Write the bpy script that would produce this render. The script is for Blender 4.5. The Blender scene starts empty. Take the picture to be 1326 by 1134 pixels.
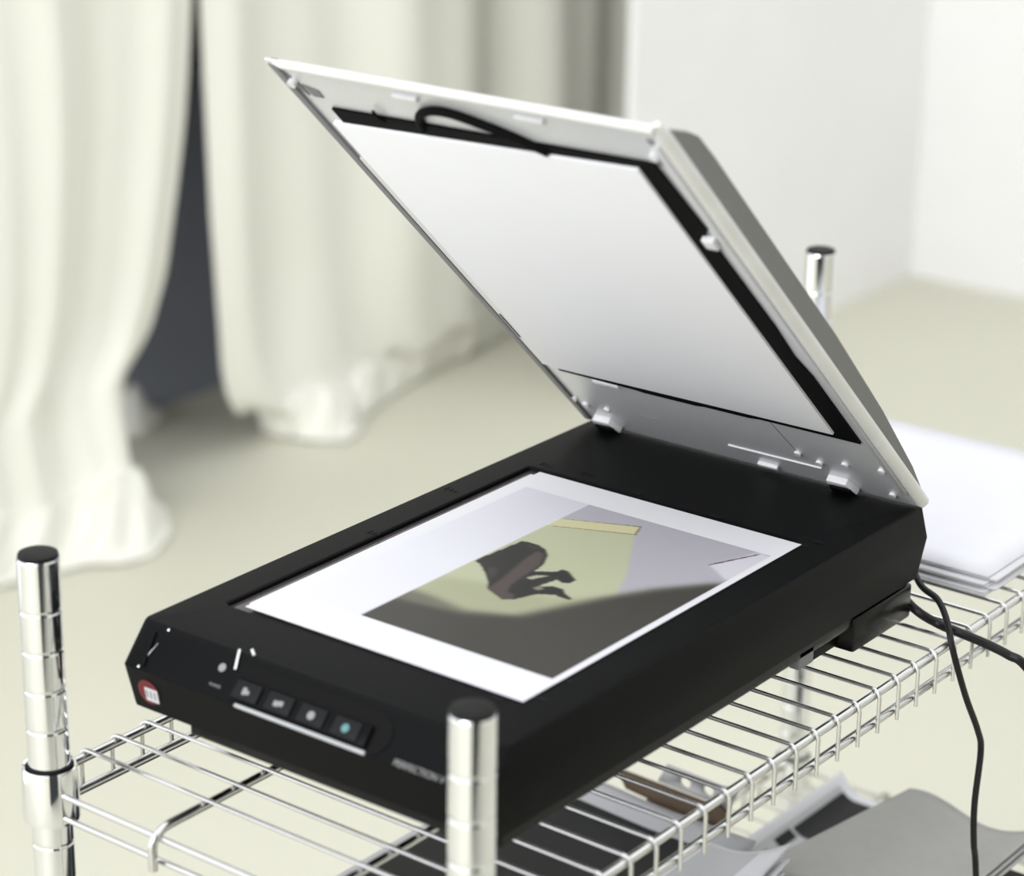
import bpy, bmesh, math, random
import numpy as np
from mathutils import Matrix, Vector
random.seed(4)
SC = bpy.context.scene
COL = SC.collection
PI = math.pi

# ------------------------------------------------------------------ camera, sky, lights, exposure
F_PX, W, H = 3291.783, 1326.0, 1134.0
CAM = np.array([0.975175, -1.025780, 0.617934])
EUL = (1.224763, -0.012012, 0.651536)
cam_data = bpy.data.cameras.new('camera')
cam_data.sensor_width = 36.0
cam_data.lens = 36.0 * F_PX / W
cam_data.clip_end = 60
cam_data.dof.use_dof = True
cam_data.dof.focus_distance = 1.66
cam_data.dof.aperture_fstop = 5.2
cam = bpy.data.objects.new('camera', cam_data)
COL.objects.link(cam)
cam.location = CAM
cam.rotation_euler = EUL
SC.camera = cam

world = bpy.data.worlds.new('daylight')
SC.world = world
world.use_nodes = True
bg = world.node_tree.nodes['Background']
bg.inputs[0].default_value = (0.95, 0.97, 1.0, 1)
bg.inputs[1].default_value = 1.06

def area_light(name, loc, target, sx, sy, power, color=(1, 1, 1)):
    d = bpy.data.lights.new(name, 'AREA')
    d.shape = 'RECTANGLE'; d.size = sx; d.size_y = sy; d.energy = power; d.color = color
    o = bpy.data.objects.new(name, d); COL.objects.link(o)
    o.location = loc
    o.rotation_euler = (Vector(target) - Vector(loc)).to_track_quat('-Z', 'Y').to_euler()
    return o
area_light('window_light', (0.2, -5.2, 2.8), (-0.4, 0.9, -0.3), 3.4, 2.8, 125, (1.0, 0.99, 0.97))

vs = SC.view_settings
vs.view_transform = 'Standard'; vs.look = 'None'; vs.gamma = 1.0; vs.use_curve_mapping = False
vs.exposure = 0.8

# ------------------------------------------------------------------ surveying: where a sight line meets a real plane
def _rot(rx, ry, rz):
    cx, sx, cy, sy, cz, sz = math.cos(rx), math.sin(rx), math.cos(ry), math.sin(ry), math.cos(rz), math.sin(rz)
    return (np.array([[cz, -sz, 0], [sz, cz, 0], [0, 0, 1]]) @ np.array([[cy, 0, sy], [0, 1, 0], [-sy, 0, cy]])
            @ np.array([[1, 0, 0], [0, cx, -sx], [0, sx, cx]]))
_R = _rot(*EUL)
def at(px, py, axis, val):
    d = _R @ np.array([(px - W / 2) / F_PX, -(py - H / 2) / F_PX, -1.0])
    return CAM + d * ((val - CAM[axis]) / d[axis])

# ------------------------------------------------------------------ materials
def srgb(r, g, b):
    f = lambda c: (c / 255 / 12.92) if c / 255 <= 0.04045 else ((c / 255 + 0.055) / 1.055) ** 2.4
    return (f(r), f(g), f(b))
def mat(name, col, rough=0.5, metal=0.0, var=0.04, scale=30.0, bump=0.0, bscale=200.0, spec=0.5, coat=0.0, detail=3.0):
    m = bpy.data.materials.new(name); m.use_nodes = True
    nt = m.node_tree; p = nt.nodes['Principled BSDF']
    p.inputs['Roughness'].default_value = rough
    p.inputs['Metallic'].default_value = metal
    p.inputs['Specular IOR Level'].default_value = spec
    p.inputs['Coat Weight'].default_value = coat
    tc = nt.nodes.new('ShaderNodeTexCoord')
    n = nt.nodes.new('ShaderNodeTexNoise'); n.inputs['Scale'].default_value = scale; n.inputs['Detail'].default_value = detail
    nt.links.new(tc.outputs['Object'], n.inputs['Vector'])
    r = nt.nodes.new('ShaderNodeValToRGB')
    r.color_ramp.elements[0].position = 0.3; r.color_ramp.elements[1].position = 0.7
    r.color_ramp.elements[0].color = tuple(c * (1 - var) for c in col) + (1,)
    r.color_ramp.elements[1].color = tuple(min(1, c * (1 + var)) for c in col) + (1,)
    nt.links.new(n.outputs['Fac'], r.inputs['Fac'])
    nt.links.new(r.outputs['Color'], p.inputs['Base Color'])
    if bump:
        n2 = nt.nodes.new('ShaderNodeTexNoise'); n2.inputs['Scale'].default_value = bscale; n2.inputs['Detail'].default_value = 4
        nt.links.new(tc.outputs['Object'], n2.inputs['Vector'])
        b = nt.nodes.new('ShaderNodeBump'); b.inputs['Strength'].default_value = bump; b.inputs['Distance'].default_value = 0.002
        nt.links.new(n2.outputs['Fac'], b.inputs['Height'])
        nt.links.new(b.outputs['Normal'], p.inputs['Normal'])
    return m
def print_mat(name):
    m = bpy.data.materials.new(name); m.use_nodes = True
    nt = m.node_tree; p = nt.nodes['Principled BSDF']
    a = nt.nodes.new('ShaderNodeVertexColor'); a.layer_name = 'ink'
    nt.links.new(a.outputs['Color'], p.inputs['Base Color'])
    p.inputs['Roughness'].default_value = 0.5
    return m
M = dict(
    floor=mat('floor_paint', (0.55, 0.54, 0.45), 0.55, scale=2.5, var=0.02, bump=0.1, bscale=60),
    floor_dark=mat('blue_grey_floor', (0.28, 0.295, 0.325), 0.6, scale=2, var=0.05),  # blue-grey tone for the floor piece behind the curtains
    wall=mat('white_wall_paint', (0.78, 0.78, 0.775), 0.7, scale=4, var=0.02, bump=0.5, bscale=25),
    wall_warm=mat('beige_wall_paint', (0.66, 0.65, 0.60), 0.7, scale=4, var=0.02),
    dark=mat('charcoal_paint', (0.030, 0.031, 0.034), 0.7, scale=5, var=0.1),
    curtain=mat('cream_cotton', (0.74, 0.735, 0.67), 0.9, scale=3, var=0.015, bump=0.25, bscale=300),
    chrome=mat('chrome', (0.80, 0.81, 0.82), 0.10, 1.0, var=0.02),
    wire=mat('chromed_wire', (0.62, 0.62, 0.61), 0.20, 1.0, var=0.03),
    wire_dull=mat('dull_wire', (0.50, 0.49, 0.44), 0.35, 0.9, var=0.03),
    blackcap=mat('black_cap_plastic', (0.005, 0.0055, 0.005), 0.5, spec=0.2),
    body=mat('black_textured_plastic', (0.0024, 0.0025, 0.0028), 0.5, bump=0.1, bscale=1500, spec=0.09),
    pan=mat('black_satin_plastic', (0.003, 0.003, 0.003), 0.25, spec=0.2),
    gloss=mat('gloss_black_plastic', (0.002, 0.0022, 0.0025), 0.35, spec=0.08),
    pocket=mat('deep_black_plastic', (0.0015, 0.0015, 0.0015), 0.5, spec=0.1),
    button=mat('dark_grey_button_plastic', (0.0062, 0.0062, 0.007), 0.5, spec=0.15),
    icon=mat('pale_grey_ink', (0.22, 0.22, 0.22), 0.5),
    teal=mat('teal_ink', (0.08, 0.20, 0.21), 0.5),
    strip=mat('silver_strip_plastic', (0.36, 0.37, 0.38), 0.35),
    red=mat('red_ink', (0.11, 0.007, 0.010), 0.5),
    white=mat('white_ink', (0.50, 0.50, 0.53), 0.5),
    greyink=mat('grey_ink', (0.20, 0.20, 0.22), 0.5),
    glass=mat('scanner_glass_bed', (0.055, 0.047, 0.050), 0.10, spec=0.5),
    lid=mat('grey_lid_plastic', (0.135, 0.135, 0.125), 0.5, bump=0.3, bscale=1800, var=0.05, scale=900),
    rim=mat('pale_rim_plastic', (0.62, 0.62, 0.60), 0.4),
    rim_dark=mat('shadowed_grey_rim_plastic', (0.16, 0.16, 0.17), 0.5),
    plate=mat('silver_plate_paint', (0.66, 0.67, 0.69), 0.36, 0.45, var=0.02, scale=500),
    foam=mat('white_mat_cushion', (0.73, 0.735, 0.76), 0.6, var=0.004),
    frame=mat('black_foam', (0.0015, 0.0015, 0.0018), 0.7, spec=0.08),
    silver=mat('bright_silver_plastic', (0.64, 0.64, 0.66), 0.35),
    paper=mat('white_paper', (0.64, 0.64, 0.67), 0.6, var=0.01),
    paper_soft=mat('soft_grey_ink', (0.46, 0.46, 0.475), 0.55, var=0.02),
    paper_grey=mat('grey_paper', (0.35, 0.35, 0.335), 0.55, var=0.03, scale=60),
    paper_pale=mat('shade_greyed_paper', (0.36, 0.36, 0.375), 0.55, var=0.03),  # border paper greyed to carry the shade on its curled far edge
    cable=mat('black_rubber', (0.005, 0.005, 0.0055), 0.45, spec=0.3),
    card=mat('black_card', (0.004, 0.004, 0.004), 0.6, spec=0.2),
    inkblack=mat('black_print_ink', (0.004, 0.004, 0.004), 0.4, spec=0.15),
    brown=mat('brown_cardboard', (0.10, 0.066, 0.042), 0.8, var=0.1, scale=40),
    steel=mat('grey_card_strip', (0.40, 0.40, 0.41), 0.45),
    ink=print_mat('photo_ink'),
)

# ------------------------------------------------------------------ mesh building
ORG = {}
class MB:
    def __init__(s): s.v = []; s.f = []; s.open = False
    def add(s, v, f):
        n = len(s.v); s.v += [tuple(p) for p in v]; s.f += [tuple(i + n for i in q) for q in f]; return s
    def from_bm(s, bm):
        bm.verts.index_update()
        s.add([v.co[:] for v in bm.verts], [[v.index for v in f.verts] for f in bm.faces]); bm.free(); return s
    def box(s, x0, x1, y0, y1, z0, z1, bev=0.0, seg=2, mtx=None):
        bm = bmesh.new(); bmesh.ops.create_cube(bm, size=1)
        for v in bm.verts:
            v.co = Vector(((x0 + x1) / 2 + v.co.x * (x1 - x0), (y0 + y1) / 2 + v.co.y * (y1 - y0), (z0 + z1) / 2 + v.co.z * (z1 - z0)))
        if bev: bmesh.ops.bevel(bm, geom=bm.edges[:], offset=bev, segments=seg, affect='EDGES', profile=0.5)
        if mtx: bmesh.ops.transform(bm, matrix=mtx, verts=bm.verts)
        return s.from_bm(bm)
    def prism(s, poly, vec, bev=0.0, seg=2):
        bm = bmesh.new(); a = [bm.verts.new(p) for p in poly]; f = bm.faces.new(a)
        r = bmesh.ops.extrude_face_region(bm, geom=[f])
        bmesh.ops.translate(bm, vec=Vector(vec), verts=[g for g in r['geom'] if isinstance(g, bmesh.types.BMVert)])
        bmesh.ops.recalc_face_normals(bm, faces=bm.faces)
        if bev: bmesh.ops.bevel(bm, geom=bm.edges[:], offset=bev, segments=seg, affect='EDGES', profile=0.5)
        return s.from_bm(bm)
    def tube(s, pts, r, seg=10, cap=True):
        P = [Vector(p) for p in pts]; n = len(P); T = []
        for i in range(n):
            t = (P[min(i + 1, n - 1)] - P[max(i - 1, 0)]); T.append(t.normalized())
        up = Vector((0, 0, 1)) if abs(T[0].z) < 0.9 else Vector((1, 0, 0))
        nrm = (up - T[0] * up.dot(T[0])).normalized(); V = []
        for i in range(n):
            nrm = (nrm - T[i] * nrm.dot(T[i])).normalized(); b = T[i].cross(nrm)
            rr = r[i] if isinstance(r, (list, tuple)) else r
            for k in range(seg):
                a = 2 * PI * k / seg; V.append(P[i] + (nrm * math.cos(a) + b * math.sin(a)) * rr)
        Fc = [(i * seg + k, i * seg + (k + 1) % seg, (i + 1) * seg + (k + 1) % seg, (i + 1) * seg + k) for i in range(n - 1) for k in range(seg)]
        if cap: Fc += [tuple(range(seg))[::-1], tuple(range((n - 1) * seg, n * seg))]
        return s.add(V, Fc)
    def lathe(s, c, prof, seg=32, cap=True):
        V = []; 
        for r, z in prof:
            for k in range(seg):
                a = 2 * PI * k / seg; V.append((c[0] + r * math.cos(a), c[1] + r * math.sin(a), z))
        n = len(prof)
        Fc = [(i * seg + k, i * seg + (k + 1) % seg, (i + 1) * seg + (k + 1) % seg, (i + 1) * seg + k) for i in range(n - 1) for k in range(seg)]
        if cap: Fc += [tuple(range(seg))[::-1], tuple(range((n - 1) * seg, n * seg))]
        return s.add(V, Fc)
    def loft(s, rings, cap0=True, cap1=True):
        k = len(rings[0]); V = [p for r in rings for p in r]
        Fc = [(i * k + j, i * k + (j + 1) % k, (i + 1) * k + (j + 1) % k, (i + 1) * k + j) for i in range(len(rings) - 1) for j in range(k)]
        if cap0: Fc.append(tuple(range(k))[::-1])
        if cap1: Fc.append(tuple(range((len(rings) - 1) * k, len(rings) * k)))
        return s.add(V, Fc)
    def grid(s, fn, nu, nv):
        s.open = True
        V = [fn(i / (nu - 1), j / (nv - 1)) for j in range(nv) for i in range(nu)]
        Fc = [(j * nu + i, j * nu + i + 1, (j + 1) * nu + i + 1, (j + 1) * nu + i) for j in range(nv - 1) for i in range(nu - 1)]
        return s.add(V, Fc)
    def build(s, name, material, parent=None, origin=None, ang=35, props=None, recalc=True):
        if parent is not None: origin = ORG.get(parent.name, (0, 0, 0))
        elif origin is None:
            a = np.array(s.v); origin = (float(a[:, 0].mean()), float(a[:, 1].mean()), float(a[:, 2].min()))
        o3 = Vector(origin)
        me = bpy.data.meshes.new(name)
        bm = bmesh.new(); vs_ = [bm.verts.new(Vector(p) - o3) for p in s.v]
        for q in s.f:
            try: bm.faces.new([vs_[i] for i in q])
            except ValueError: pass
        if recalc and not s.open: bmesh.ops.recalc_face_normals(bm, faces=bm.faces)
        for f in bm.faces: f.smooth = True
        for e in bm.edges:
            if len(e.link_faces) == 2 and e.calc_face_angle(0) > math.radians(ang): e.smooth = False
        bm.to_mesh(me); bm.free()
        me.materials.append(material)
        ob = bpy.data.objects.new(name, me); COL.objects.link(ob)
        if parent is not None: ob.parent = parent
        else: ob.location = o3
        ORG[ob.name] = tuple(origin)
        for k, v in (props or {}).items(): ob[k] = v
        return ob
def tag(o, label, cat, group=None):
    o['label'] = label; o['category'] = cat
    if group: o['group'] = group
    return o
def thing(name, loc, label, cat, group=None):
    o = bpy.data.objects.new(name, None); COL.objects.link(o); o.location = loc; o.empty_display_size = 0.05
    ORG[o.name] = tuple(loc); return tag(o, label, cat, group)
def struct(mb, name, m):
    o = mb.build(name, m, origin=(0, 0, 0)); o['kind'] = 'structure'; return o

def spline(pts, n=10):
    P = [np.array(p) for p in pts]; out = []
    for i in range(len(P) - 1):
        a, b, c, d = P[max(i - 1, 0)], P[i], P[i + 1], P[min(i + 2, len(P) - 1)]
        for k in range(n):
            t = k / n; out.append(tuple(0.5 * (2 * b + (c - a) * t + (2 * a - 5 * b + 4 * c - d) * t * t + (3 * b - a - 3 * c + d) * t ** 3)))
    out.append(tuple(P[-1])); return out

# ------------------------------------------------------------------ the room
FZ = -0.80
struct(MB().box(-1.95, 3.2, -6.5, 3.6, FZ - 0.1, FZ), 'floor', M['floor'])
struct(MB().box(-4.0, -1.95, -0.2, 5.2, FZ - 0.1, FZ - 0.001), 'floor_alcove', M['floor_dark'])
struct(MB().box(-1.375, -1.36, 2.385, 3.50, FZ, 2.2), 'wall_left', M['wall'])
struct(MB().box(-1.46, 3.2, 3.39, 3.55, FZ, 2.2), 'wall_back', M['wall'])
struct(MB().box(3.1, 3.2, -6.5, 3.39, FZ, 2.2), 'wall_right', M['wall_warm'])
pan_c = Vector((1.62, -0.95, 0))
struct(MB().box(-0.62, 0.62, -0.03, 0.03, FZ, 1.5, mtx=Matrix.Translation(pan_c) @ Matrix.Rotation(0.65, 4, 'Z')), 'added_dark_panel', M['dark'])  # unseen panel added behind the camera for dark stripes in the chrome posts
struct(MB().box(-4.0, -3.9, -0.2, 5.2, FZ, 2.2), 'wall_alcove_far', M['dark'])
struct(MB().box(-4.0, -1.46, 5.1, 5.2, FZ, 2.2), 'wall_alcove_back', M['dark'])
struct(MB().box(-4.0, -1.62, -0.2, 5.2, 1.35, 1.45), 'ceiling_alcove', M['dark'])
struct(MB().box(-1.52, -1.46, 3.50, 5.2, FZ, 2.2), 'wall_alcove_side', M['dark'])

# ------------------------------------------------------------------ curtains
def smooth(t): t = max(0.0, min(1.0, t)); return t * t * (3 - 2 * t)
def interp(x, xs, ys): return float(np.interp(x, xs, ys))
CX = -1.68
def edge_curve(pix):
    p = [at(a, b, 0, CX) for a, b in pix]; p.sort(key=lambda q: q[2])
    return [q[2] for q in p], [q[1] for q in p]
LE = edge_curve([(247, 0), (243, 90), (238, 160), (229, 240), (214, 353), (193, 430), (160, 487)])
RE = edge_curve([(256, 0), (259, 90), (262, 160), (267, 282), (275, 395), (284, 470), (292, 505), (303, 529), (318, 547), (335, 558)])
NS = 260
def curtain(name, yl, yr, folds, pool, label, group):
    # b runs down the cloth: hanging part, then the part that lies on the floor
    def fn(a, b):
        top = 1.25
        if b < 0.72:
            t = b / 0.72; z = top + (FZ + 0.055 - top) * t; out = 0.0
        else:
            t = 1.0; k = (b - 0.72) / 0.28; z = FZ + 0.055 * (1 - smooth(k * 1.7)) ; out = k
        y0, y1 = yl(z), yr(z)
        y = y0 + (y1 - y0) * a
        low = smooth((0.35 - z) / 1.1)
        x = CX + folds(a, z, low)
        p = pool(a)
        flare = smooth((FZ + 0.30 - z) / 0.30)
        x += 0.35 * flare * (p[0] - x) * (0 if out else 1) + (0.35 * (p[0] - x) if out else 0)
        if out > 0:
            q = smooth(out * 0.5 + 0.5) * 2 - 1 if out < 1 else 1.0
            x += (p[0] - x) * q; y += (p[1] - y) * q
            rip = 0.5 + 0.5 * math.sin(61 * a + 4 * out + 1.3 * math.sin(23 * a))
            z += 0.003 + (0.030 * rip + 0.008 * math.sin(150 * a + 9 * out)) * math.sin(PI * min(1, out * 0.93 + 0.07)) + 0.012 * rip * (1 - out)
            z = max(z, FZ + 0.004)
        return (x, y, z)
    mb = MB().grid(fn, NS, 130)
    o = mb.build(name, M['curtain'], origin=(CX, float(np.mean([v[1] for v in mb.v])), FZ), ang=180)
    so = o.modifiers.new('thickness', 'SOLIDIFY'); so.thickness = 0.003; so.offset = 0
    return tag(o, label, 'curtain', group)
def folds_left(a, z, low):
    s = a - 0.20 * low * (1 - a)
    return (0.022 * math.sin(34 * s + 0.6) + 0.010 * math.sin(71 * s + 2.0)) * smooth((1 - a) / 0.07) + 0.05 * low * math.exp(-((s - 0.66) / 0.09) ** 2) * smooth((1 - a) / 0.2)
def folds_right(a, z, low):
    return smooth(a / 0.06) * 0.022 * math.sin(17 * a + 1.2) + 0.012 * math.sin(39 * a + 0.5) * (0.4 + a) + 0.012 * low * math.sin(26 * a + 2) + 0.030 * smooth((a - 0.62) / 0.38) * math.sin(52 * a)
def hem(first, pix, last):
    rows = [first] + [(t,) + tuple(at(a, b, 2, FZ)[:2]) for t, a, b in pix] + [last]
    ts = [r[0] for r in rows]; xs = [r[1] for r in rows]; ys = [r[2] for r in rows]
    return lambda a: (interp(a, ts, xs), interp(a, ts, ys))
hem_l = hem((0.0, -1.57, 0.25), [(0.78, 0, 762), (0.83, 60, 748), (0.87, 110, 735), (0.91, 160, 733), (0.94, 200, 722), (0.965, 222, 692), (0.985, 214, 662)], (1.0,) + tuple(at(175, 640, 2, FZ)[:2]))
hem_r = hem((0.0,) + tuple(at(340, 562, 2, FZ)[:2]), [(0.04, 372, 568), (0.08, 400, 573), (0.13, 450, 574), (0.16, 466, 562), (0.19, 470, 545), (0.24, 497, 522), (0.34, 545, 490), (0.46, 600, 462), (0.58, 655, 434)], (1.0, -1.70, 3.0))
curtain('curtain', lambda z: 0.25, lambda z: interp(z, LE[0], LE[1]), folds_left, hem_l,
        'cream cotton curtain at the far left, pulled aside, its hem bunched on the floor', None)
curtain('curtain', lambda z: interp(z, RE[0], RE[1]), lambda z: 3.0, folds_right, hem_r,
        'cream cotton curtain behind the open scanner lid, right of the dark gap', None)

# loose end of the left curtain's hem, lying on the floor behind its neck
q0, q1, q2, q3 = [at(a, b, 2, FZ) for a, b in ((140, 575), (188, 566), (214, 540), (150, 520))]
def hem_end(a, b):
    p = (q0 * (1 - a) + q1 * a) * (1 - b) + (q3 * (1 - a) + q2 * a) * b
    bulge = (math.sin(PI * a) * math.sin(PI * b)) ** 0.6 if 0 < a < 1 and 0 < b < 1 else 0.0
    return (p[0], p[1], FZ + 0.003 + bulge * (0.050 + 0.016 * math.sin(9 * a + 5 * b)))
left_curtain = bpy.data.objects['curtain']
MB().grid(hem_end, 24, 20).build('hem_end', M['curtain'], left_curtain, ang=180)

# ------------------------------------------------------------------ wire shelving unit
P1 = np.array([-0.0653, -0.1038]); P2 = np.array([0.2583, -0.1074]); P3 = np.array([-0.0523, 0.7561])
P4 = P2 + np.array([math.sin(0.0040), math.cos(0.0040)]) * 0.8600
rack = thing('wire_shelving_unit', (0.10, 0.32, FZ), 'chrome wire shelving unit with grooved posts that carries the black scanner', 'shelf')
TOPZ = 0.05
def post(P):
    prof = [(0.0120, FZ + 0.03), (0.0127, FZ + 0.031)]
    z = TOPZ - 0.0324 - 0.0254 * 32; 
    gz = [0.0176 - 0.0254 * k for k in range(31)][::-1]
    for g in gz:
        prof += [(0.0127, g - 0.0016), (0.0123, g - 0.0005), (0.0123, g + 0.0005), (0.0127, g + 0.0016)]
    prof += [(0.0127, TOPZ - 0.0012), (0.0122, TOPZ)]
    o = MB().lathe(P, prof, 80).build('post', M['chrome'], rack, ang=5)
    MB().lathe(P, [(0.0114, TOPZ - 0.004), (0.0121, TOPZ + 0.0003), (0.0117, TOPZ + 0.0022), (0.0095, TOPZ + 0.003), (0.004, TOPZ + 0.0032)], 32).build('post_cap', M['blackcap'], o)
    MB().lathe(P, [(0.016, FZ), (0.016, FZ + 0.008), (0.006, FZ + 0.012), (0.006, FZ + 0.031)], 24).build('levelling_foot', M['blackcap'], o)
for P in (P1, P2, P3, P4): post(P)
def shelf(dz, wm):
    wz, rz, bz = -0.0890 + dz, -0.0936 + dz, -0.1140 + dz
    lerp = lambda A, B, t: A + (B - A) * t
    uL = np.array([-1.0, 0.0151]); uR = np.array([1.0, -0.004])
    L0, L1 = P1 + uL * 0.004, P3 + uL * 0.004
    R0, R1 = P2 + uR * 0.004, P4 + uR * 0.004
    p3 = lambda p, z: (p[0], p[1], z)
    mb = MB()
    for A, B in ((L0, L1), (R0, R1)):
        for z in (rz, bz): mb.tube([p3(lerp(A, B, t), z) for t in (0, .25, .5, .75, 1)], 0.0030, 14)
    sh = mb.build('shelf', wm, rack)
    e = np.array([0, -0.004])
    for A, B, sg in ((P1, P2, 1), (P3, P4, -1)):
        for z in (rz - 0.0056, bz): MB().tube([p3(lerp(A, B, t) + e * sg, z) for t in (0, .5, 1)], 0.0019, 12).build('end_rail', wm, sh)
    for P in (P1, P2, P3, P4):
        MB().lathe(P, [(0.0129, -0.117 + dz), (0.0172, -0.119 + dz), (0.0175, -0.117 + dz), (0.0166, -0.086 + dz), (0.0160, -0.0842 + dz), (0.0146, -0.0846 + dz), (0.0142, -0.088 + dz)], 36, cap=False).build('collar', M['chrome'], sh)
        MB().lathe(P, [(0.0129, -0.12 + dz), (0.0140, -0.12 + dz), (0.0137, -0.0832 + dz), (0.0129, -0.0828 + dz)], 32, cap=False).build('collar_sleeve', M['blackcap'], sh)
    n = 32
    for i in range(n):
        off = 0.0329 + 0.0254 * i; t = off / 0.86
        a = lerp(P1, P3, t) + uL * 0.0086; b = lerp(P2, P4, t) + uR * 0.0086
        d = (b - a) / np.linalg.norm(b - a)
        pts = [p3(a, bz - 0.005), p3(a, wz - 0.006)]
        for k in range(1, 5):
            q = k / 4 * PI / 2; pts.append(p3(a + d * 0.006 * (1 - math.cos(q)), wz - 0.006 + 0.006 * math.sin(q)))
        pts.append(p3((a + b) / 2, wz))
        for k in range(0, 5):
            q = (1 - k / 4) * PI / 2; pts.append(p3(b - d * 0.006 * (1 - math.cos(q)), wz - 0.006 + 0.006 * math.sin(q)))
        pts.append(p3(b, bz - 0.005))
        MB().tube(pts, 0.0014, 8).build('shelf_wire', wm, sh)
    for fr in (0.296, 0.675):
        A = lerp(P1, P2, fr); B = lerp(P3, P4, fr)
        v = (B - A) / np.linalg.norm(B - A); A = A - v * 0.0095; B = B + v * 0.0095
        z = wz - 0.0046; pts = [p3(A, bz - 0.004), p3(A, z - 0.010)]
        for k in range(1, 6):
            q = k / 5 * PI / 2; pts.append(p3(A + v * 0.014 * (1 - math.cos(q)), z - 0.010 + 0.010 * math.sin(q)))
        pts.append(p3((A + B) / 2, z))
        for k in range(0, 6):
            q = (1 - k / 5) * PI / 2; pts.append(p3(B - v * 0.014 * (1 - math.cos(q)), z - 0.010 + 0.010 * math.sin(q)))
        pts.append(p3(B, bz - 0.004))
        MB().tube(pts, 0.0028, 12).build('support_rod', wm, sh)
    return wz + 0.0014
SHT = shelf(0.0, M['wire'])
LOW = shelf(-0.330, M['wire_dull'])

# ------------------------------------------------------------------ flatbed scanner
scan = thing('flatbed_scanner', (0.10, 0.18, SHT), 'black flatbed scanner with its grey lid raised, standing on the wire shelf', 'scanner')
def rrect(x0, x1, y0, y1, z, r, seg=4):
    out = []
    for cx, cy, a0 in ((x1 - r, y1 - r, 0), (x0 + r, y1 - r, 90), (x0 + r, y0 + r, 180), (x1 - r, y0 + r, 270)):
        for k in range(seg + 1):
            a = math.radians(a0 + 90 * k / seg); out.append((cx + r * math.cos(a), cy + r * math.sin(a), z))
    return out
GX0, GX1, GY0, GY1 = -0.0150, 0.2045, -0.004, 0.3050       # bed opening
rings = [rrect(-0.030, 0.234, -0.056, 0.403, -0.0530, 0.006),
         rrect(-0.0345, 0.2385, -0.0632, 0.408, -0.0500, 0.005),
         rrect(-0.0365, 0.2405, -0.0688, 0.4145, -0.0225, 0.004),
         rrect(-0.0380, 0.2362, -0.0492, 0.4125, -0.0016, 0.004),
         rrect(-0.0372, 0.2352, -0.0478, 0.4115, -0.0003, 0.004),
         rrect(-0.0355, 0.2335, -0.0462, 0.4098, 0.0, 0.004),
         rrect(GX0, GX1, GY0, GY1, 0.0, 0.003),
         rrect(GX0 + 0.0012, GX1 - 0.0012, GY0 + 0.0012, GY1 - 0.0012, -0.0008, 0.003),
         rrect(GX0 + 0.0018, GX1 - 0.0018, GY0 + 0.0018, GY1 - 0.0018, -0.0040, 0.003)]
body = MB().loft(rings, True, False).build('body', M['body'], scan, ang=20)
MB().loft([rrect(GX0 + 0.001, GX1 - 0.001, GY0 + 0.001, GY1 - 0.001, -0.0045, 0.003), rrect(GX0 + 0.001, GX1 - 0.001, GY0 + 0.001, GY1 - 0.001, -0.0030, 0.003)]).build('scanning_glass', M['glass'], scan)
# lower pan, with the cable recess on the right side
pan_pts = [(0.006, -0.0560), (0.230, -0.0560), (0.2345, -0.050), (0.2345, 0.240), (0.2345, 0.400), (0.229, 0.4045), (-0.022, 0.4045), (-0.029, 0.398), (-0.029, 0.02), (-0.006, -0.010)]
pan = MB().prism([(x, y, -0.0610) for x, y in pan_pts], (0, 0, 0.0110), 0.0012).build('bottom_pan', M['pan'], scan)
MB().box(-0.02, 0.2365, 0.326, 0.403, -0.0790, -0.0540, 0.002).build('rear_block', M['pan'], scan)
MB().box(0.150, 0.2240, 0.280, 0.3262, -0.0770, -0.0580, 0.001).build('socket_pocket', M['pocket'], scan)
MB().box(0.2270, 0.2345, 0.2600, 0.2780, -0.0680, -0.0560, 0.0008).build('socket_tag', M['rim_dark'], scan)
for fx, fy in ((0.02, 0.060), (0.170, 0.060), (0.0, 0.350), (0.205, 0.350)):
    MB().lathe((fx, fy), [(0.007, SHT), (0.0075, SHT + 0.001), (0.008, -0.0600)], 16).build('foot', M['blackcap'], scan)
# small marks moulded on the frame round the glass
for px, py in ((825, 639), (927, 669), (1060, 702), (1040, 706), (645, 905), (735, 882), (700, 905)):
    q = at(px, py, 2, 0); MB().box(q[0] - 0.004, q[0] + 0.004, q[1] - 0.0012, q[1] + 0.0012, -0.0002, 0.0004).build('size_mark', M['button'], scan)
for px, py in ((703, 600), (757, 612), (580, 632), (480, 688)):
    q = at(px, py, 2, 0)
    for k in range(3): MB().box(q[0] - 0.0006 + k * 0.004, q[0] + 0.0006 + k * 0.004, q[1] - 0.003, q[1] + 0.002 - 0.001 * k, -0.0002, 0.0003).build('size_mark', M['pocket'], scan)
# control panel: panel frame has origin at the top front edge, S down the slope, N outwards
A0 = Vector((0, -0.0492, -0.0016)); A1 = Vector((0, -0.0688, -0.0225)); SD = (A1 - A0).normalized(); ND = Vector((0, SD.z, -SD.y))
if ND.y > 0: ND = -ND
PM = Matrix(((1, SD.x, ND.x, A0.x), (0, SD.y, ND.y, A0.y), (0, SD.z, ND.z, A0.z), (0, 0, 0, 1)))
SL = (A1 - A0).length
def pbox(x0, x1, s0, s1, n0, n1, bev=0.0): return MB().box(x0, x1, s0, s1, n0, n1, bev, 2, PM)
def spot(px, py):                    # panel coordinates of a point on the sloping panel
    d = _R @ np.array([(px - W / 2) / F_PX, -(py - H / 2) / F_PX, -1.0]); n = np.array(ND); a = np.array(A0)
    p = CAM + d * (((a - CAM) @ n) / (d @ n)); return p[0], float((p - a) @ np.array(SD))
panel = pbox(-0.032, 0.234, 0.0010, SL - 0.0004, -0.001, 0.0004).build('control_panel', M['gloss'], scan)
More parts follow.
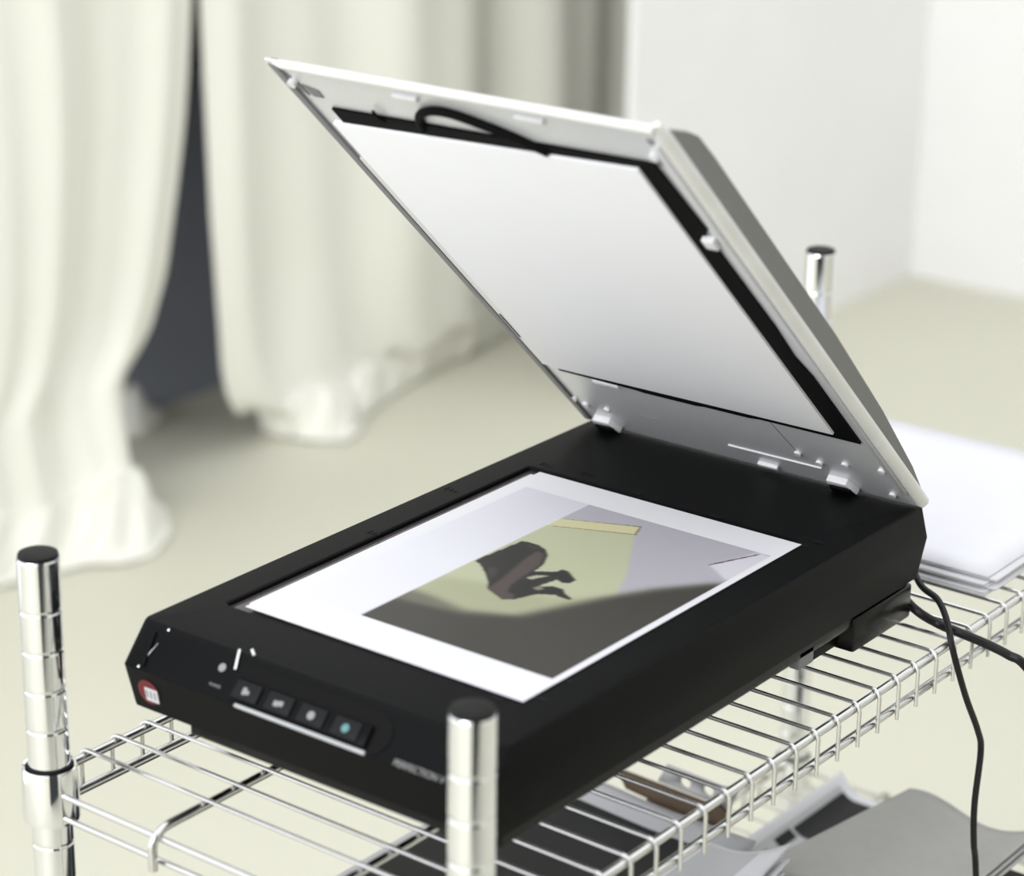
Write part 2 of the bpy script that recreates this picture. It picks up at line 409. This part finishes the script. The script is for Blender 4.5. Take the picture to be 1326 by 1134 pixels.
# scooped hollow and button bar
scoop = []
for k in range(9): a = PI / 2 - PI * k / 8; scoop.append((0.150 + 0.0155 * math.cos(a), 0.0155 - 0.0135 * math.sin(a) + 0.001))
scoop = [(0.047, 0.003)] + scoop + [(0.047, SL - 0.001)]
mb = MB().prism([tuple(PM @ Vector((x, s, 0.0002))) for x, s in scoop], ND * 0.0007, 0.0); mb.build('button_hollow', M['pocket'], panel)
bar = pbox(0.0500, 0.1520, 0.0125, 0.0262, 0.0008, 0.0034, 0.0012).build('button_bar', M['gloss'], panel)
bpix = [(327, 893), (369, 908), (411, 924), (455, 941)]
for i, (px, py) in enumerate(bpix):
    x, s_ = spot(px, py)
    pbox(x - 0.0098, x + 0.0098, 0.0135, 0.0252, 0.003, 0.0046, 0.0012).build('push_button', M['button'], panel)
    mb = MB()
    if i == 0: mb.box(x - .0028, x + .0004, .0172, .0222, .0040, .0048, .0004, 1, PM).box(x - .0004, x + .0028, .0186, .0216, .0040, .0048, .0004, 1, PM)
    elif i == 1: mb.box(x - .0036, x + .0004, .0182, .0220, .0040, .0048, .0004, 1, PM).box(x - .0002, x + .0036, .0176, .0212, .0040, .0048, .0004, 1, PM)
    else:
        c = [PM @ Vector((x + .0026 * math.cos(k * PI / 8), .0196 + .0026 * math.sin(k * PI / 8), .0040)) for k in range(16)]
        mb.prism([tuple(q) for q in c], ND * 0.0008)
    mb.build('button_symbol', M['teal'] if i == 3 else M['icon'], panel)
x, s_ = spot(289, 865)
c = [PM @ Vector((x + .0026 * math.cos(k * PI / 8), s_ + .0026 * math.sin(k * PI / 8), .0003)) for k in range(16)]
pw = MB().prism([tuple(q) for q in c], ND * 0.0009).build('power_button', M['icon'], panel)
pbox(0.0555, 0.1535, SL - 0.0014, SL + 0.0010, -0.0005, 0.0022, 0.0008).build('silver_strip', M['strip'], scan)
for px0, py0, px1, py1 in ((312, 842, 306, 868), (331, 850, 328, 842)):
    x0, s0 = spot(px0, py0); x1, s1 = spot(px1, py1)
    MB().tube([tuple(PM @ Vector((x0, s0, 0.0012))), tuple(PM @ Vector((x1, s1, 0.0012)))], 0.0009, 8).build('edge_glint', M['chrome'], panel)  # chrome slivers put in for the white glints beside the buttons
# moulded ridge and added lamp glints at the left end of the panel
x0, s0 = spot(222, 818); x1, s1 = spot(178, 866)
MB().tube([tuple(PM @ Vector((-0.0235, 0.004, 0.0006))), tuple(PM @ Vector((-0.0215, 0.016, 0.0010))), tuple(PM @ Vector((-0.0200, SL - 0.003, 0.0006)))], 0.0012, 10).build('corner_ridge', M['chrome'] if False else M['gloss'], panel)
x0, s0 = spot(206, 833); x1, s1 = spot(190, 852)
MB().tube([tuple(PM @ Vector((x0, s0, 0.0006))), tuple(PM @ Vector((x1, s1, 0.0006)))], [0.0003, 0.0009], 8).build('bevel_glint', M['chrome'], panel)  # chrome sliver standing in for a lamp's reflection on the bevel
for px, py in ((219, 816), (180, 863)):
    x0, s0 = spot(px, py); c_ = PM @ Vector((x0, s0, 0))
    MB().tube([tuple(c_), tuple(c_ + ND * 0.0008), tuple(c_ + ND * 0.0012)], [0.0010, 0.0009, 0.0003], 10).build('bevel_glint', M['chrome'], panel)  # chrome dots modelled as two more reflected highlights
def text(name, body_, x, s0, size, material, parent, n=0.0008, mtx=None):
    cu = bpy.data.curves.new(name, 'FONT'); cu.body = body_; cu.size = size; cu.extrude = 0.0001
    cu.align_x = 'LEFT'
    tmp = bpy.data.objects.new(name, cu); COL.objects.link(tmp)
    dg = bpy.context.evaluated_depsgraph_get(); me = bpy.data.meshes.new_from_object(tmp.evaluated_get(dg))
    bpy.data.objects.remove(tmp)
    T = (mtx or PM) @ Matrix.Translation((x, s0, n)) @ Matrix.Diagonal((1, -1, 1, 1))
    me.transform(T); me.transform(Matrix.Translation(-Vector(ORG[parent.name])))
    me.materials.clear(); me.materials.append(material); me.name = name
    o = bpy.data.objects.new(name, me); COL.objects.link(o); o.parent = parent; ORG[o.name] = ORG[parent.name]; return o
x, s_ = spot(511, 986); text('lettering', 'PERFECTION V', x, s_ + 0.0022, 0.0054, M['icon'], panel)
x, s_ = spot(272, 885); text('lettering', 'POWER', x, s_ + 0.0010, 0.0026, M['greyink'], panel)
# round red emblem with its white square, on the upright front face under the panel
B0 = Vector((0, -0.0688, -0.0225)); B1 = Vector((0, -0.0632, -0.0500)); SB = (B1 - B0).normalized(); NB = Vector((0, SB.z, -SB.y))
if NB.y > 0: NB = -NB
BM_ = Matrix(((1, SB.x, NB.x, B0.x), (0, SB.y, NB.y, B0.y), (0, SB.z, NB.z, B0.z), (0, 0, 0, 1)))
ex, es = -0.0175, 0.0125
q = CAM
d = _R @ np.array([(193 - W / 2) / F_PX, -(896 - H / 2) / F_PX, -1.0]); nb = np.array(NB)
p = CAM + d * (((np.array(B0) - CAM) @ nb) / (d @ nb)); ex, es = p[0], float((p - np.array(B0)) @ np.array(SB))
c = [BM_ @ Vector((ex + .0085 * math.cos(k * PI / 14), es + .0085 * math.sin(k * PI / 14), 0)) for k in range(28)]
emblem = MB().prism([tuple(q) for q in c], NB * 0.0004).build('round_emblem', M['red'], scan)
MB().box(ex - 0.0026, ex + 0.0078, es - 0.0034, es + 0.0058, 0.0003, 0.0007, 0, 1, BM_).build('emblem_square', M['white'], emblem)
for k in range(3):
    MB().box(ex - 0.0018 + k * 0.0032, ex - 0.0004 + k * 0.0032, es - 0.0015, es + 0.0035, 0.0006, 0.0008, 0, 1, BM_).build('emblem_stroke', M['greyink'], emblem)

# ---- lid: x across, y from hinge to tip, z towards the glass
LX0, LX1, LS = -0.0345, 0.2440, 0.4610
prof = [(0.0, -0.0012), (0.0, -0.0030), (0.040, -0.0105), (0.108, -0.0165), (0.200, -0.0200), (0.400, -0.0208), (0.422, -0.0200), (0.4310, -0.0165), (0.4560, -0.0025), (0.4575, -0.0012)]
lid = MB().prism([(LX0, s, t) for s, t in prof], (LX1 - LX0, 0, 0), 0.0010, 2).build('lid', M['lid'], None, origin=(0, 0, 0))
lid.parent = scan
lid.location = Vector((0, 0.3998, 0.004)) - Vector(ORG['flatbed_scanner'])
lid.rotation_euler = (math.pi - math.atan2(0.685, 0.7285), 0, 0)
ORG[lid.name] = (0, 0, 0)
def lp(mb, name, m): return mb.build(name, m, lid)
lp(MB().box(LX0 + 0.004, LX1 - 0.004, -0.0055, LS - 0.0055, -0.0030, -0.0010), 'inner_plate', M['plate'])
# rims
lp(MB().tube([(LX1 - 0.0030, 0.002, -0.0025), (LX1 - 0.0030, 0.23, -0.0025), (LX1 - 0.0030, LS - 0.012, -0.0025), (LX1 - 0.0030, LS - 0.0025, -0.0025)], [0.0045, 0.0045, 0.0045, 0.0025], 14), 'rim', M['rim'])
lp(MB().prism([(LX0, 0.4560, 0.0004), (LX0, 0.4603, 0.0004), (LX0, LS, -0.0006), (LX0, 0.4330, -0.0166), (LX0, 0.4325, -0.0156), (LX0, 0.4560, -0.0016)], (LX1 - LX0 - 0.0015, 0, 0), 0.0003), 'front_lip', M['rim'])
lp(MB().tube([(LX0 + 0.003, LS - 0.0034, -0.0002), (LX0 + 0.012, LS - 0.0034, 0.0002), (0.1, LS - 0.0034, 0.0002), (LX1 - 0.003, LS - 0.0034, 0.0002)], [0.0006, 0.0027, 0.0027, 0.0027], 14), 'rim', M['rim'])
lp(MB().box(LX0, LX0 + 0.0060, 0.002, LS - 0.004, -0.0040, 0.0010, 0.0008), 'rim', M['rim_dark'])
lp(MB().box(LX1 - 0.0130, LX1 - 0.0085, 0.015, 0.44, -0.0014, 0.0014, 0.0008), 'inner_rail', M['plate'])
# black foam frame and white mat
fr = [(-0.0120, 0.4140), (0.2235, 0.4195), (0.2265, 0.350), (0.2205, 0.340), (0.2240, 0.330), (0.2250, 0.240), (0.2230, 0.200), (0.2262, 0.175), (0.2262, 0.0850), (0.150, 0.0846), (0.140, 0.0826), (0.105, 0.0824), (0.098, 0.0808), (0.055, 0.0808), (0.048, 0.0822), (-0.0150, 0.0838)]
lp(MB().prism([(x, s, -0.0011) for x, s in fr], (0, 0, 0.0018)), 'foam_frame', M['frame'])
mt = [(-0.0200, 0.3990), (0.2100, 0.4128), (0.2103, 0.0938), (-0.0185, 0.0908)]
lp(MB().prism([(x, s, -0.0010) for x, s in mt], (0, 0, 0.0036), 0.0008), 'white_mat', M['foam'])
lp(MB().box(-0.0275, -0.0190, 0.088, 0.355, -0.001, 0.0006), 'inner_rail', M['plate'])
lp(MB().box(-0.0262, -0.0250, 0.128, 0.160, 0.0002, 0.0009), 'slot', M['frame'])
# cable loop that bows out above the mat
loop = [(0.057, 0.411, 0.0005), (0.0605, 0.422, 0.001), (0.068, 0.431, 0.0015), (0.080, 0.4368, 0.0015), (0.094, 0.4368, 0.0015), (0.112, 0.4305, 0.0015), (0.130, 0.4215, 0.001), (0.147, 0.410, 0.0005)]
lp(MB().tube(spline(loop, 5), 0.0028, 12), 'cable_loop', M['frame'])
lp(MB().tube([(0.029, 0.412, 0.001), (0.027, 0.418, 0.002), (0.025, 0.422, 0.001)], 0.0010, 8), 'hook', M['frame'])
# ribs, tabs, bosses, holes
for x0, x1, s in ((0.0540, 0.0720, 0.4440), (0.1420, 0.1620, 0.4445)): lp(MB().box(x0, x1, s - 0.0022, s + 0.0022, -0.0012, 0.0016, 0.0006), 'rib', M['silver'])
for x, s in ((-0.0262, 0.4390), (0.2285, 0.4300)):
    lp(MB().tube([(x, s, -0.002), (x, s, 0.0030)], 0.0030, 14), 'boss', M['silver'])
for poly in ([(-0.0310, 0.452), (-0.0285, 0.454), (-0.0265, 0.451), (-0.0290, 0.449)], [(-0.0310, 0.446), (-0.0275, 0.447), (-0.0230, 0.434), (-0.0230, 0.424), (-0.0300, 0.433)], [(-0.0215, 0.436), (-0.0120, 0.432), (-0.0120, 0.424), (-0.0200, 0.424)][::1], [(0.2230, 0.4270), (0.2320, 0.4270), (0.2335, 0.4190), (0.2250, 0.4170)], [(0.2290, 0.4440), (0.2330, 0.4440), (0.2320, 0.4395), (0.2300, 0.4395)]):
    lp(MB().prism([(x, s, -0.0011) for x, s in poly], (0, 0, 0.0008)), 'hole', M['rim_dark'])
lp(MB().box(0.2205, 0.2290, 0.3340, 0.3440, -0.001, 0.004, 0.001), 'clip', M['silver'])
lp(MB().tube([(0.0960, 0.0190, -0.0009), (0.1710, 0.0200, -0.0009)], 0.0008, 8), 'groove', M['silver'])
lp(MB().tube([(0.1555, 0.0805, -0.0011), (0.1590, 0.0400, -0.0011)], 0.0005, 6), 'seam', M['rim_dark'])
lp(MB().tube([(0.0240, 0.0330, -0.0011), (0.0420, 0.0330, -0.0011)], 0.0004, 6), 'seam', M['rim_dark'])
lp(MB().box(0.0100, 0.0320, 0.0745, 0.0795, -0.0012, 0.0006, 0.0006), 'rib', M['silver'])
for x, s in ((0.1595, 0.0375), (0.1735, 0.0300), (0.1965, 0.0385), (0.2205, 0.0050), (0.2262, 0.0440), (-0.0215, 0.0275), (-0.0030, 0.0270), (-0.0285, 0.0340)):
    lp(MB().tube([(x, s, -0.002), (x, s, 0.0008)], 0.0026, 12), 'peg', M['silver'])
for x0, x1, s0 in ((-0.0235, -0.0065, 0.0060), (0.1715, 0.1895, 0.0060)):
    t = lp(MB().prism([(x0, s0, -0.001), (x0 + 0.002, s0 + 0.0062, -0.001), (x1 - 0.001, s0 + 0.0062, -0.001), (x1 + 0.004, s0 - 0.006, -0.001), (x1 + 0.002, s0 - 0.006, -0.001), (x1 - 0.001, s0 + 0.001, -0.001)], (0, 0, 0.0050), 0.0004), 'hinge_tab', M['silver'])
    lp(MB().box(x0 + 0.003, x1 + 0.001, -0.0050, s0 + 0.0008, -0.001, 0.0058), 'hinge_hole', M['frame'])
lp(MB().box(0.1140, 0.1300, 0.0005, 0.0040, -0.001, 0.0020, 0.0005), 'rib', M['silver'])

# ------------------------------------------------------------------ the print on the glass
PW, PH = 0.210, 0.297
under = MB().grid(lambda a, b: (-0.0035 + 0.2125 * a, 0.003 + 0.288 * b - 0.004 * a, 0.0002), 2, 2)
def slab(poly, z, th): return MB().prism([(x, y, z) for x, y in poly], (0, 0, th))
o = slab([(-0.0022, 0.0060), (0.2050, 0.0040), (0.2050, 0.2850), (-0.0030, 0.2905)], 0.00015, 0.0003).build('sheet_of_paper', M['paper'])
tag(o, 'white backing sheet under the photo print, its corner showing at the back left', 'paper')
pr = thing('photo_print', (0.105, 0.148, 0.0006), 'photo print with white margins lying on the scanner glass', 'photo')
MB().prism([(0, 0, 0.0006), (PW, 0, 0.0006), (PW, PH, 0.0006), (0, PH, 0.0006)], (0, 0, 0.0003)).build('sheet', M['paper'], pr)
# ink: a 1 mm raster of the printed picture
U0, U1, V0, V1 = 10, 205, 34, 268
gx = np.arange(U0, U1 + 0.01, 1.0); gy = np.arange(V0, V1 + 0.01, 1.0)
XX, YY = np.meshgrid(gx, gy)
def inpoly(poly):
    poly = np.array(poly); ins = np.zeros(XX.shape, bool); n = len(poly)
    for i in range(n):
        x0, y0 = poly[i]; x1, y1 = poly[(i + 1) % n]
        c = ((y0 > YY) != (y1 > YY)) & (XX < (x1 - x0) * (YY - y0) / (y1 - y0 + 1e-12) + x0); ins ^= c
    return ins.astype(float)
def blur(a, k):
    for _ in range(k):
        p = np.pad(a, 1, mode='edge'); a = (p[1:-1, :-2] + p[1:-1, 2:] + p[:-2, 1:-1] + p[2:, 1:-1] + 2 * a) / 6
    return a
def lay(img, mask, col, k=1):
    m = blur(mask, k)[..., None]; return img * (1 - m) + np.array(srgb(*col)) * m
def zpix(L, ox=560, oy=640, s=4.42): return [tuple(at(ox + a / s, oy + b / s, 2, 0.0007)[:2] * 1000) for a, b in L]
img = np.ones(XX.shape + (3,)) * np.array(srgb(196, 194, 202))
img = lay(img, inpoly([(62, 60), (62, 224), (90, 232), (117, 243), (150, 187), (166, 152), (150, 80), (100, 60)]), (203, 206, 178), 2)
img = lay(img, inpoly([(62, 60), (62, 110), (90, 120), (140, 128), (166, 152), (150, 70)]), (186, 188, 160), 40)
img = lay(img, inpoly([(64, 236.4), (112.5, 257.8), (118, 243), (66, 221)]), (122, 112, 96), 0)
img = lay(img, inpoly([(62, 235.2), (112, 256.2), (116.6, 243.4), (62, 220)]), (222, 218, 180), 1)
shade = [(55, 30), (55, 84), (75, 84), (105, 79), (134, 92), (160, 149), (176, 178), (200, 208), (230, 235), (230, 30)]
img = lay(img, inpoly(shade), (128, 125, 112), 30)
shade2 = [(55, 30), (55, 66), (75, 68), (110, 74), (140, 92), (164, 147), (180, 176), (203, 206), (230, 228), (230, 30)]
img = lay(img, inpoly(shade2), (76, 73, 67), 24)
legs = zpix([(240, 380), (515, 268), (600, 288), (650, 318), (662, 350), (640, 400), (585, 442), (715, 445), (740, 433), (780, 443), (822, 495), (790, 510), (740, 508), (712, 490), (640, 515), (600, 532), (690, 528), (745, 543), (760, 570), (797, 600), (780, 607), (700, 578), (600, 572), (470, 602), (400, 602), (315, 540), (320, 500), (300, 450), (272, 400)])
img = lay(img, inpoly(legs), (40, 36, 37), 1)
img = lay(img, inpoly(zpix([(320, 540), (400, 480), (530, 370), (600, 325), (640, 340), (620, 400), (540, 460), (450, 520), (430, 560), (470, 575), (460, 602), (400, 602), (370, 580)])), (96, 84, 82), 2)
img = lay(img, inpoly(zpix([(310, 420), (380, 420), (350, 480), (325, 480)])), (76, 70, 68), 3)
img = lay(img, inpoly(zpix([(530, 480), (590, 464), (670, 468), (570, 488)])), (190, 192, 170), 1)
img = lay(img, inpoly(zpix([(575, 535), (620, 525), (640, 545), (590, 550)])), (150, 150, 130), 1)
img = lay(img, inpoly(zpix([(520, 275), (600, 300), (640, 320), (560, 320)])), (62, 58, 56), 2)
img = lay(img, inpoly([(182, 231), (203.5, 217), (230, 235), (230, 262), (196, 268), (190, 250)]), (226, 224, 232), 2)
img = lay(img, inpoly([(181.5, 230.5), (197, 265.5), (198.6, 265.5), (183.3, 230.5)]), (96, 60, 60), 0)
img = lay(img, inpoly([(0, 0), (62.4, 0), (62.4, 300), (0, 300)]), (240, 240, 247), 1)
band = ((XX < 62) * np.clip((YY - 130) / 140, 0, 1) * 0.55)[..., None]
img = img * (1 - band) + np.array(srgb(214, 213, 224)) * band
nx, ny = XX.shape[1], XX.shape[0]
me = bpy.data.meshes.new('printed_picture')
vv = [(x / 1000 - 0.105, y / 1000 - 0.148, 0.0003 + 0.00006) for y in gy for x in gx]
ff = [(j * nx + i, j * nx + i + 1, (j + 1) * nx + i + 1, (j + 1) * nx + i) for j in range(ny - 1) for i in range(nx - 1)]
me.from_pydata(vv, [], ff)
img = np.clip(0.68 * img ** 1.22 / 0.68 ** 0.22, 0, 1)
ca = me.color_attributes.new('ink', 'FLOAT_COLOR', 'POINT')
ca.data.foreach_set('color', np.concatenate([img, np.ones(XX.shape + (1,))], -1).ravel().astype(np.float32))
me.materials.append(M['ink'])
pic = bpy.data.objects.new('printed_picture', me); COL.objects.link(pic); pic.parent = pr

# ------------------------------------------------------------------ stack of paper behind the scanner
for i in range(7):
    dx, dy = random.uniform(-0.003, 0.003), random.uniform(-0.003, 0.003)
    z = SHT + 0.0001 + i * 0.0019
    lift = 0.0006
    a = random.uniform(-0.012, 0.012)
    c0, s0 = math.cos(a), math.sin(a)
    cx, cy = 0.102 + dx, 0.612 + dy
    if i == 6: cx, cy, c0, s0 = 0.1, 0.613, 1, 0
    rot = lambda x, y: (cx + x * c0 - y * s0, cy + x * s0 + y * c0)
    hw, hh = 0.151, 0.125
    def fn(u, v, z=z, i=i):
        x, y = rot((u - .5) * 2 * hw, (v - .5) * 2 * hh)
        return (x, y, z + 0.0006 * math.sin(7 * x + i) * (1 if i > 2 else 0.0) + 0.0006 * (i > 2))
    mb = MB().grid(fn, 12, 10); o = mb.build('sheet_of_paper', M['paper'], origin=(cx, cy, z))
    so = o.modifiers.new('thickness', 'SOLIDIFY'); so.thickness = 0.0016; so.offset = 1
    if i == 6: tag(o, 'topmost white sheet of the paper stack behind the scanner on the wire shelf', 'paper', 'white sheets stacked behind the scanner')
    else: tag(o, 'white sheet %s the paper stack behind the scanner' % ['at the bottom of', 'second from the bottom of', 'third from the bottom of', 'in the middle of', 'third from the top of', 'second from the top of'][i], 'paper', 'white sheets stacked behind the scanner')

# ------------------------------------------------------------------ cables
c1 = [(0.190, 0.428, -0.045), (0.215, 0.430, -0.048), tuple(at(1192, 757, 0, 0.236)), tuple(at(1214, 776, 0, 0.252)), tuple(at(1226, 803, 0, 0.264)), tuple(at(1234, 842, 0, 0.2745)), tuple(at(1250, 900, 0, 0.281)),
      tuple(at(1266, 945, 0, 0.284)), tuple(at(1270, 972, 0, 0.284)), tuple(at(1262, 1040, 0, 0.283)), tuple(at(1261, 1090, 0, 0.284)), tuple(at(1264, 1140, 0, 0.285))]
e = c1[-1]; c1 += [(e[0] + 0.01, e[1] + 0.01, e[2] - 0.15), (e[0] + 0.03, e[1] + 0.02, FZ + 0.05), (e[0] + 0.09, e[1] + 0.02, FZ + 0.004), (e[0] + 0.5, e[1] - 0.05, FZ + 0.004)]
o = MB().tube(spline(c1), 0.0023, 10).build('cable', M['cable']); tag(o, 'thin black cable that bends over the shelf edge and hangs straight down', 'cable')
c2 = [(0.170, 0.432, -0.060), (0.200, 0.428, -0.066), tuple(at(1183, 787, 0, 0.236)), tuple(at(1214, 807, 0, 0.252)), tuple(at(1240, 818, 0, 0.268)), tuple(at(1276, 833, 0, 0.285)), tuple(at(1306, 848, 0, 0.300)), tuple(at(1330, 865, 0, 0.312))]
e = c2[-1]; c2 += [(e[0] + 0.02, e[1] + 0.03, e[2] - 0.05), (e[0] + 0.06, e[1] + 0.06, -0.40), (e[0] + 0.08, e[1] + 0.08, FZ + 0.06), (e[0] + 0.14, e[1] + 0.08, FZ + 0.005), (e[0] + 0.6, e[1] + 0.1, FZ + 0.005)]
o = MB().tube(spline(c2), 0.0032, 10).build('cable', M['cable']); tag(o, 'thicker black power cable running off to the right over the wire shelf', 'cable')

# ------------------------------------------------------------------ things on the lower shelf
o = MB().box(-0.055, 0.235, -0.06, 0.375, LOW, -0.3245, 0.002).build('storage_box', M['card']); tag(o, 'flat black box on the lower shelf under the large dark print', 'box')
# large dark print, its far border curling up
bp_ = thing('dark_print', (0.06, 0.16, -0.324), 'large black print with pale borders lying under the front wires', 'print')
def bz(y, x): return -0.3240 + 0.012 * max(0, (y - 0.385) / 0.05) ** 2 + 0.008 * max(0, (0.02 - x) / 0.12) * max(0, (y - 0.33) / 0.1)
X0, X1, Y0, Y1 = -0.123, 0.104, -0.08, 0.437
def sheet_grid(x0, x1, y0, y1, up, nu=30, nv=80, zf=None): return MB().grid(lambda a, b: (x0 + (x1 - x0) * a, y0 + (y1 - y0) * b, (zf or bz)(y0 + (y1 - y0) * b, x0 + (x1 - x0) * a) + up), nu, nv)
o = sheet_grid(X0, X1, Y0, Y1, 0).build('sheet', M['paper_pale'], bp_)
so = o.modifiers.new('thickness', 'SOLIDIFY'); so.thickness = 0.0008; so.offset = -1
sheet_grid(X0 + 0.011, X1 - 0.011, Y0 + 0.011, Y1 - 0.022, 0.0005).build('printed_area', M['inkblack'], bp_)
# small prints piled at the front right
def pile_z(x, y, i): return -0.3215 + 0.0044 * i + 0.022 * max(0, (x - 0.105) / 0.06) ** 2 * max(0, (y - 0.30) / 0.09) + 0.004 * max(0, (x - 0.12) / 0.05)
for i in range(7):
    dx = [0.006, -0.004, 0.003, 0.0, 0.004, -0.003, 0.0][i]; dy = [-0.02, -0.004, -0.012, -0.002, -0.008, -0.004, 0.0][i]
    x0, x1, y0, y1 = 0.086 + dx, 0.163 + dx, 0.235 + dy, 0.388 + dy
    p_ = thing('small_print', ((x0 + x1) / 2, (y0 + y1) / 2, -0.3228 + 0.0046 * i), 'topmost small grey print with white margins, corner curling up behind the rail' if i == 6 else 'small white-edged print %s the curled pile beside the arched grey sheets' % ['at the bottom of', 'second from the bottom of', 'third from the bottom of', 'in the middle of', 'third from the top of', 'second from the top of', ''][i], 'print', 'small prints in the curled pile')
    zf = lambda y, x, i=i: pile_z(x, y, i)
    o = MB().grid(lambda a, b: (x0 + (x1 - x0) * a, y0 + (y1 - y0) * b, zf(y0 + (y1 - y0) * b, x0 + (x1 - x0) * a)), 14, 16).build('sheet', M['paper'], p_)
    so = o.modifiers.new('thickness', 'SOLIDIFY'); so.thickness = 0.0010; so.offset = 1
    if i == 6:
        MB().grid(lambda a, b: (x0 + 0.010 + (x1 - x0 - 0.034) * a, y0 + 0.010 + (y1 - y0 - 0.014) * b, zf(y0 + 0.01 + (y1 - y0 - 0.014) * b, x0 + 0.01 + (x1 - x0 - 0.034) * a) + 0.0013), 12, 14).build('printed_area', M['paper_soft'], p_)
# brown card folder with punched strip
fo = thing('card_folder', (0.03, 0.445, LOW), 'brown cardboard folder with grey punched strip standing behind the dark print', 'folder')
def vplane(pix, y): return [tuple(at(a, b, 1, y)) for a, b in pix]
pts = vplane([(798, 994), (912, 1038), (928, 1041), (938, 1052), (940, 1062), (920, 1074), (908, 1080)], 0.448)
xs0 = pts[0][0]
low_l = vplane([(838, 1034), (810, 1021)], 0.448)
poly = pts + [(pts[-1][0], 0.448, LOW), (low_l[0][0] - 0.002, 0.448, LOW)] + vplane([(834, 1041)], 0.448) + low_l
MB().prism(poly, (0, 0.002, 0)).build('card', M['brown'], fo)
sp = vplane([(865, 989), (934, 1016), (957, 1022), (944, 1052), (937, 1051), (930, 1040), (853, 1010)], 0.4545)
def holed(poly, holes, vec):
    bm = bmesh.new(); bm.faces.new([bm.verts.new(p) for p in poly])
    return bm
st = MB()
bm = bmesh.new()
loops = [sp]
for hx, hy in ((889, 1012), (919, 1022)):
    c_ = at(hx, hy, 1, 0.4545); loops.append([(c_[0] + 0.0048 * math.cos(k * PI / 8), 0.4545, c_[2] + 0.0048 * math.sin(k * PI / 8)) for k in range(16)])
edges = []
for L in loops:
    v_ = [bm.verts.new(p) for p in L]; edges += [bm.edges.new((v_[k], v_[(k + 1) % len(v_)])) for k in range(len(v_))]
bmesh.ops.triangle_fill(bm, edges=edges, use_beauty=True)
# keep the strip itself, drop the faces inside the punched holes
cs = [at(889, 1012, 1, 0.4545), at(919, 1022, 1, 0.4545)]
bmesh.ops.delete(bm, geom=[f for f in bm.faces if any((f.calc_center_median() - Vector(c)).length < 0.0046 for c in cs)], context='FACES')
st.from_bm(bm)
o = st.build('punched_strip', M['steel'], fo); so = o.modifiers.new('thickness', 'SOLIDIFY'); so.thickness = 0.0015
# picture print further back, left border raised
cp = thing('picture_print', (0.09, 0.58, LOW), 'glossy print of a dark picture with wide pale border, half under grey paper', 'print')
def cz(y, x): return LOW + 0.0010 + 0.018 * max(0, (0.036 - x) / 0.023) ** 2
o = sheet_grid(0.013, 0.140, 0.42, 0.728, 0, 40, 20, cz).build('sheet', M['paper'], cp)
so = o.modifiers.new('thickness', 'SOLIDIFY'); so.thickness = 0.0008; so.offset = -1
sheet_grid(0.0185, 0.134, 0.43, 0.716, 0.0005, 60, 10, cz).build('printed_ground', M['steel'], cp)
sheet_grid(0.023, 0.134, 0.632, 0.7145, 0.0010, 60, 8, cz).build('printed_shape', M['inkblack'], cp)
sheet_grid(0.022, 0.030, 0.603, 0.628, 0.0010, 20, 4, cz).build('printed_shape', M['inkblack'], cp)
for k in range(6): sheet_grid(0.021 + 0.003 * (k % 2), 0.060, 0.505 + 0.015 * k, 0.514 + 0.015 * k, 0.0010, 40, 3, cz).build('printed_shape', M['red' if k % 2 else 'inkblack'], cp)
# arched grey sheets over a black box
o = MB().box(0.150, 0.284, 0.392, 0.556, LOW, -0.3330, 0.002).build('storage_box', M['card']); tag(o, 'black box under the arched grey sheets at the lower right', 'box')
gxs = [0.125, 0.1615, 0.1748, 0.1918, 0.2088, 0.2256, 0.245, 0.262, 0.285]
gzs = [-0.3130, -0.3020, -0.2997, -0.3030, -0.3090, -0.3140, -0.3120, -0.3050, -0.2960]
def gz_(x): return interp(x, np.linspace(0.125, 0.285, 81), GZ)
GZ = np.interp(np.linspace(0.125, 0.285, 81), gxs, gzs)
for _ in range(6): GZ = np.convolve(np.pad(GZ, 2, mode='edge'), [1/5]*5, 'valid')
for i in range(3):
    def fn(a, b, i=i):
        y = 0.385 + (0.570 - 0.385) * b - 0.004 * (2 - i)
        xl = 0.122 + (0.1600 - 0.122) * b; xr = 0.2700 + 0.006 * i * 0
        x = xl + (xr + 0.003 * (2 - i) - xl) * a
        return (x, y, gz_(x) - 0.0034 * (2 - i) + 0.004 * (1 - b) * (1 - a))
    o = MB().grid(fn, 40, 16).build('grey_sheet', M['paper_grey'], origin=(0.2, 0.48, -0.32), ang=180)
    so = o.modifiers.new('thickness', 'SOLIDIFY'); so.thickness = 0.0009; so.offset = -1
    tag(o, 'topmost arched grey sheet at the lower right, under the hanging cable' if i == 2 else 'grey sheet %s the arched pile at lower right' % ['at the bottom of', 'in the middle of', ''][i], 'paper', 'arched grey sheets')
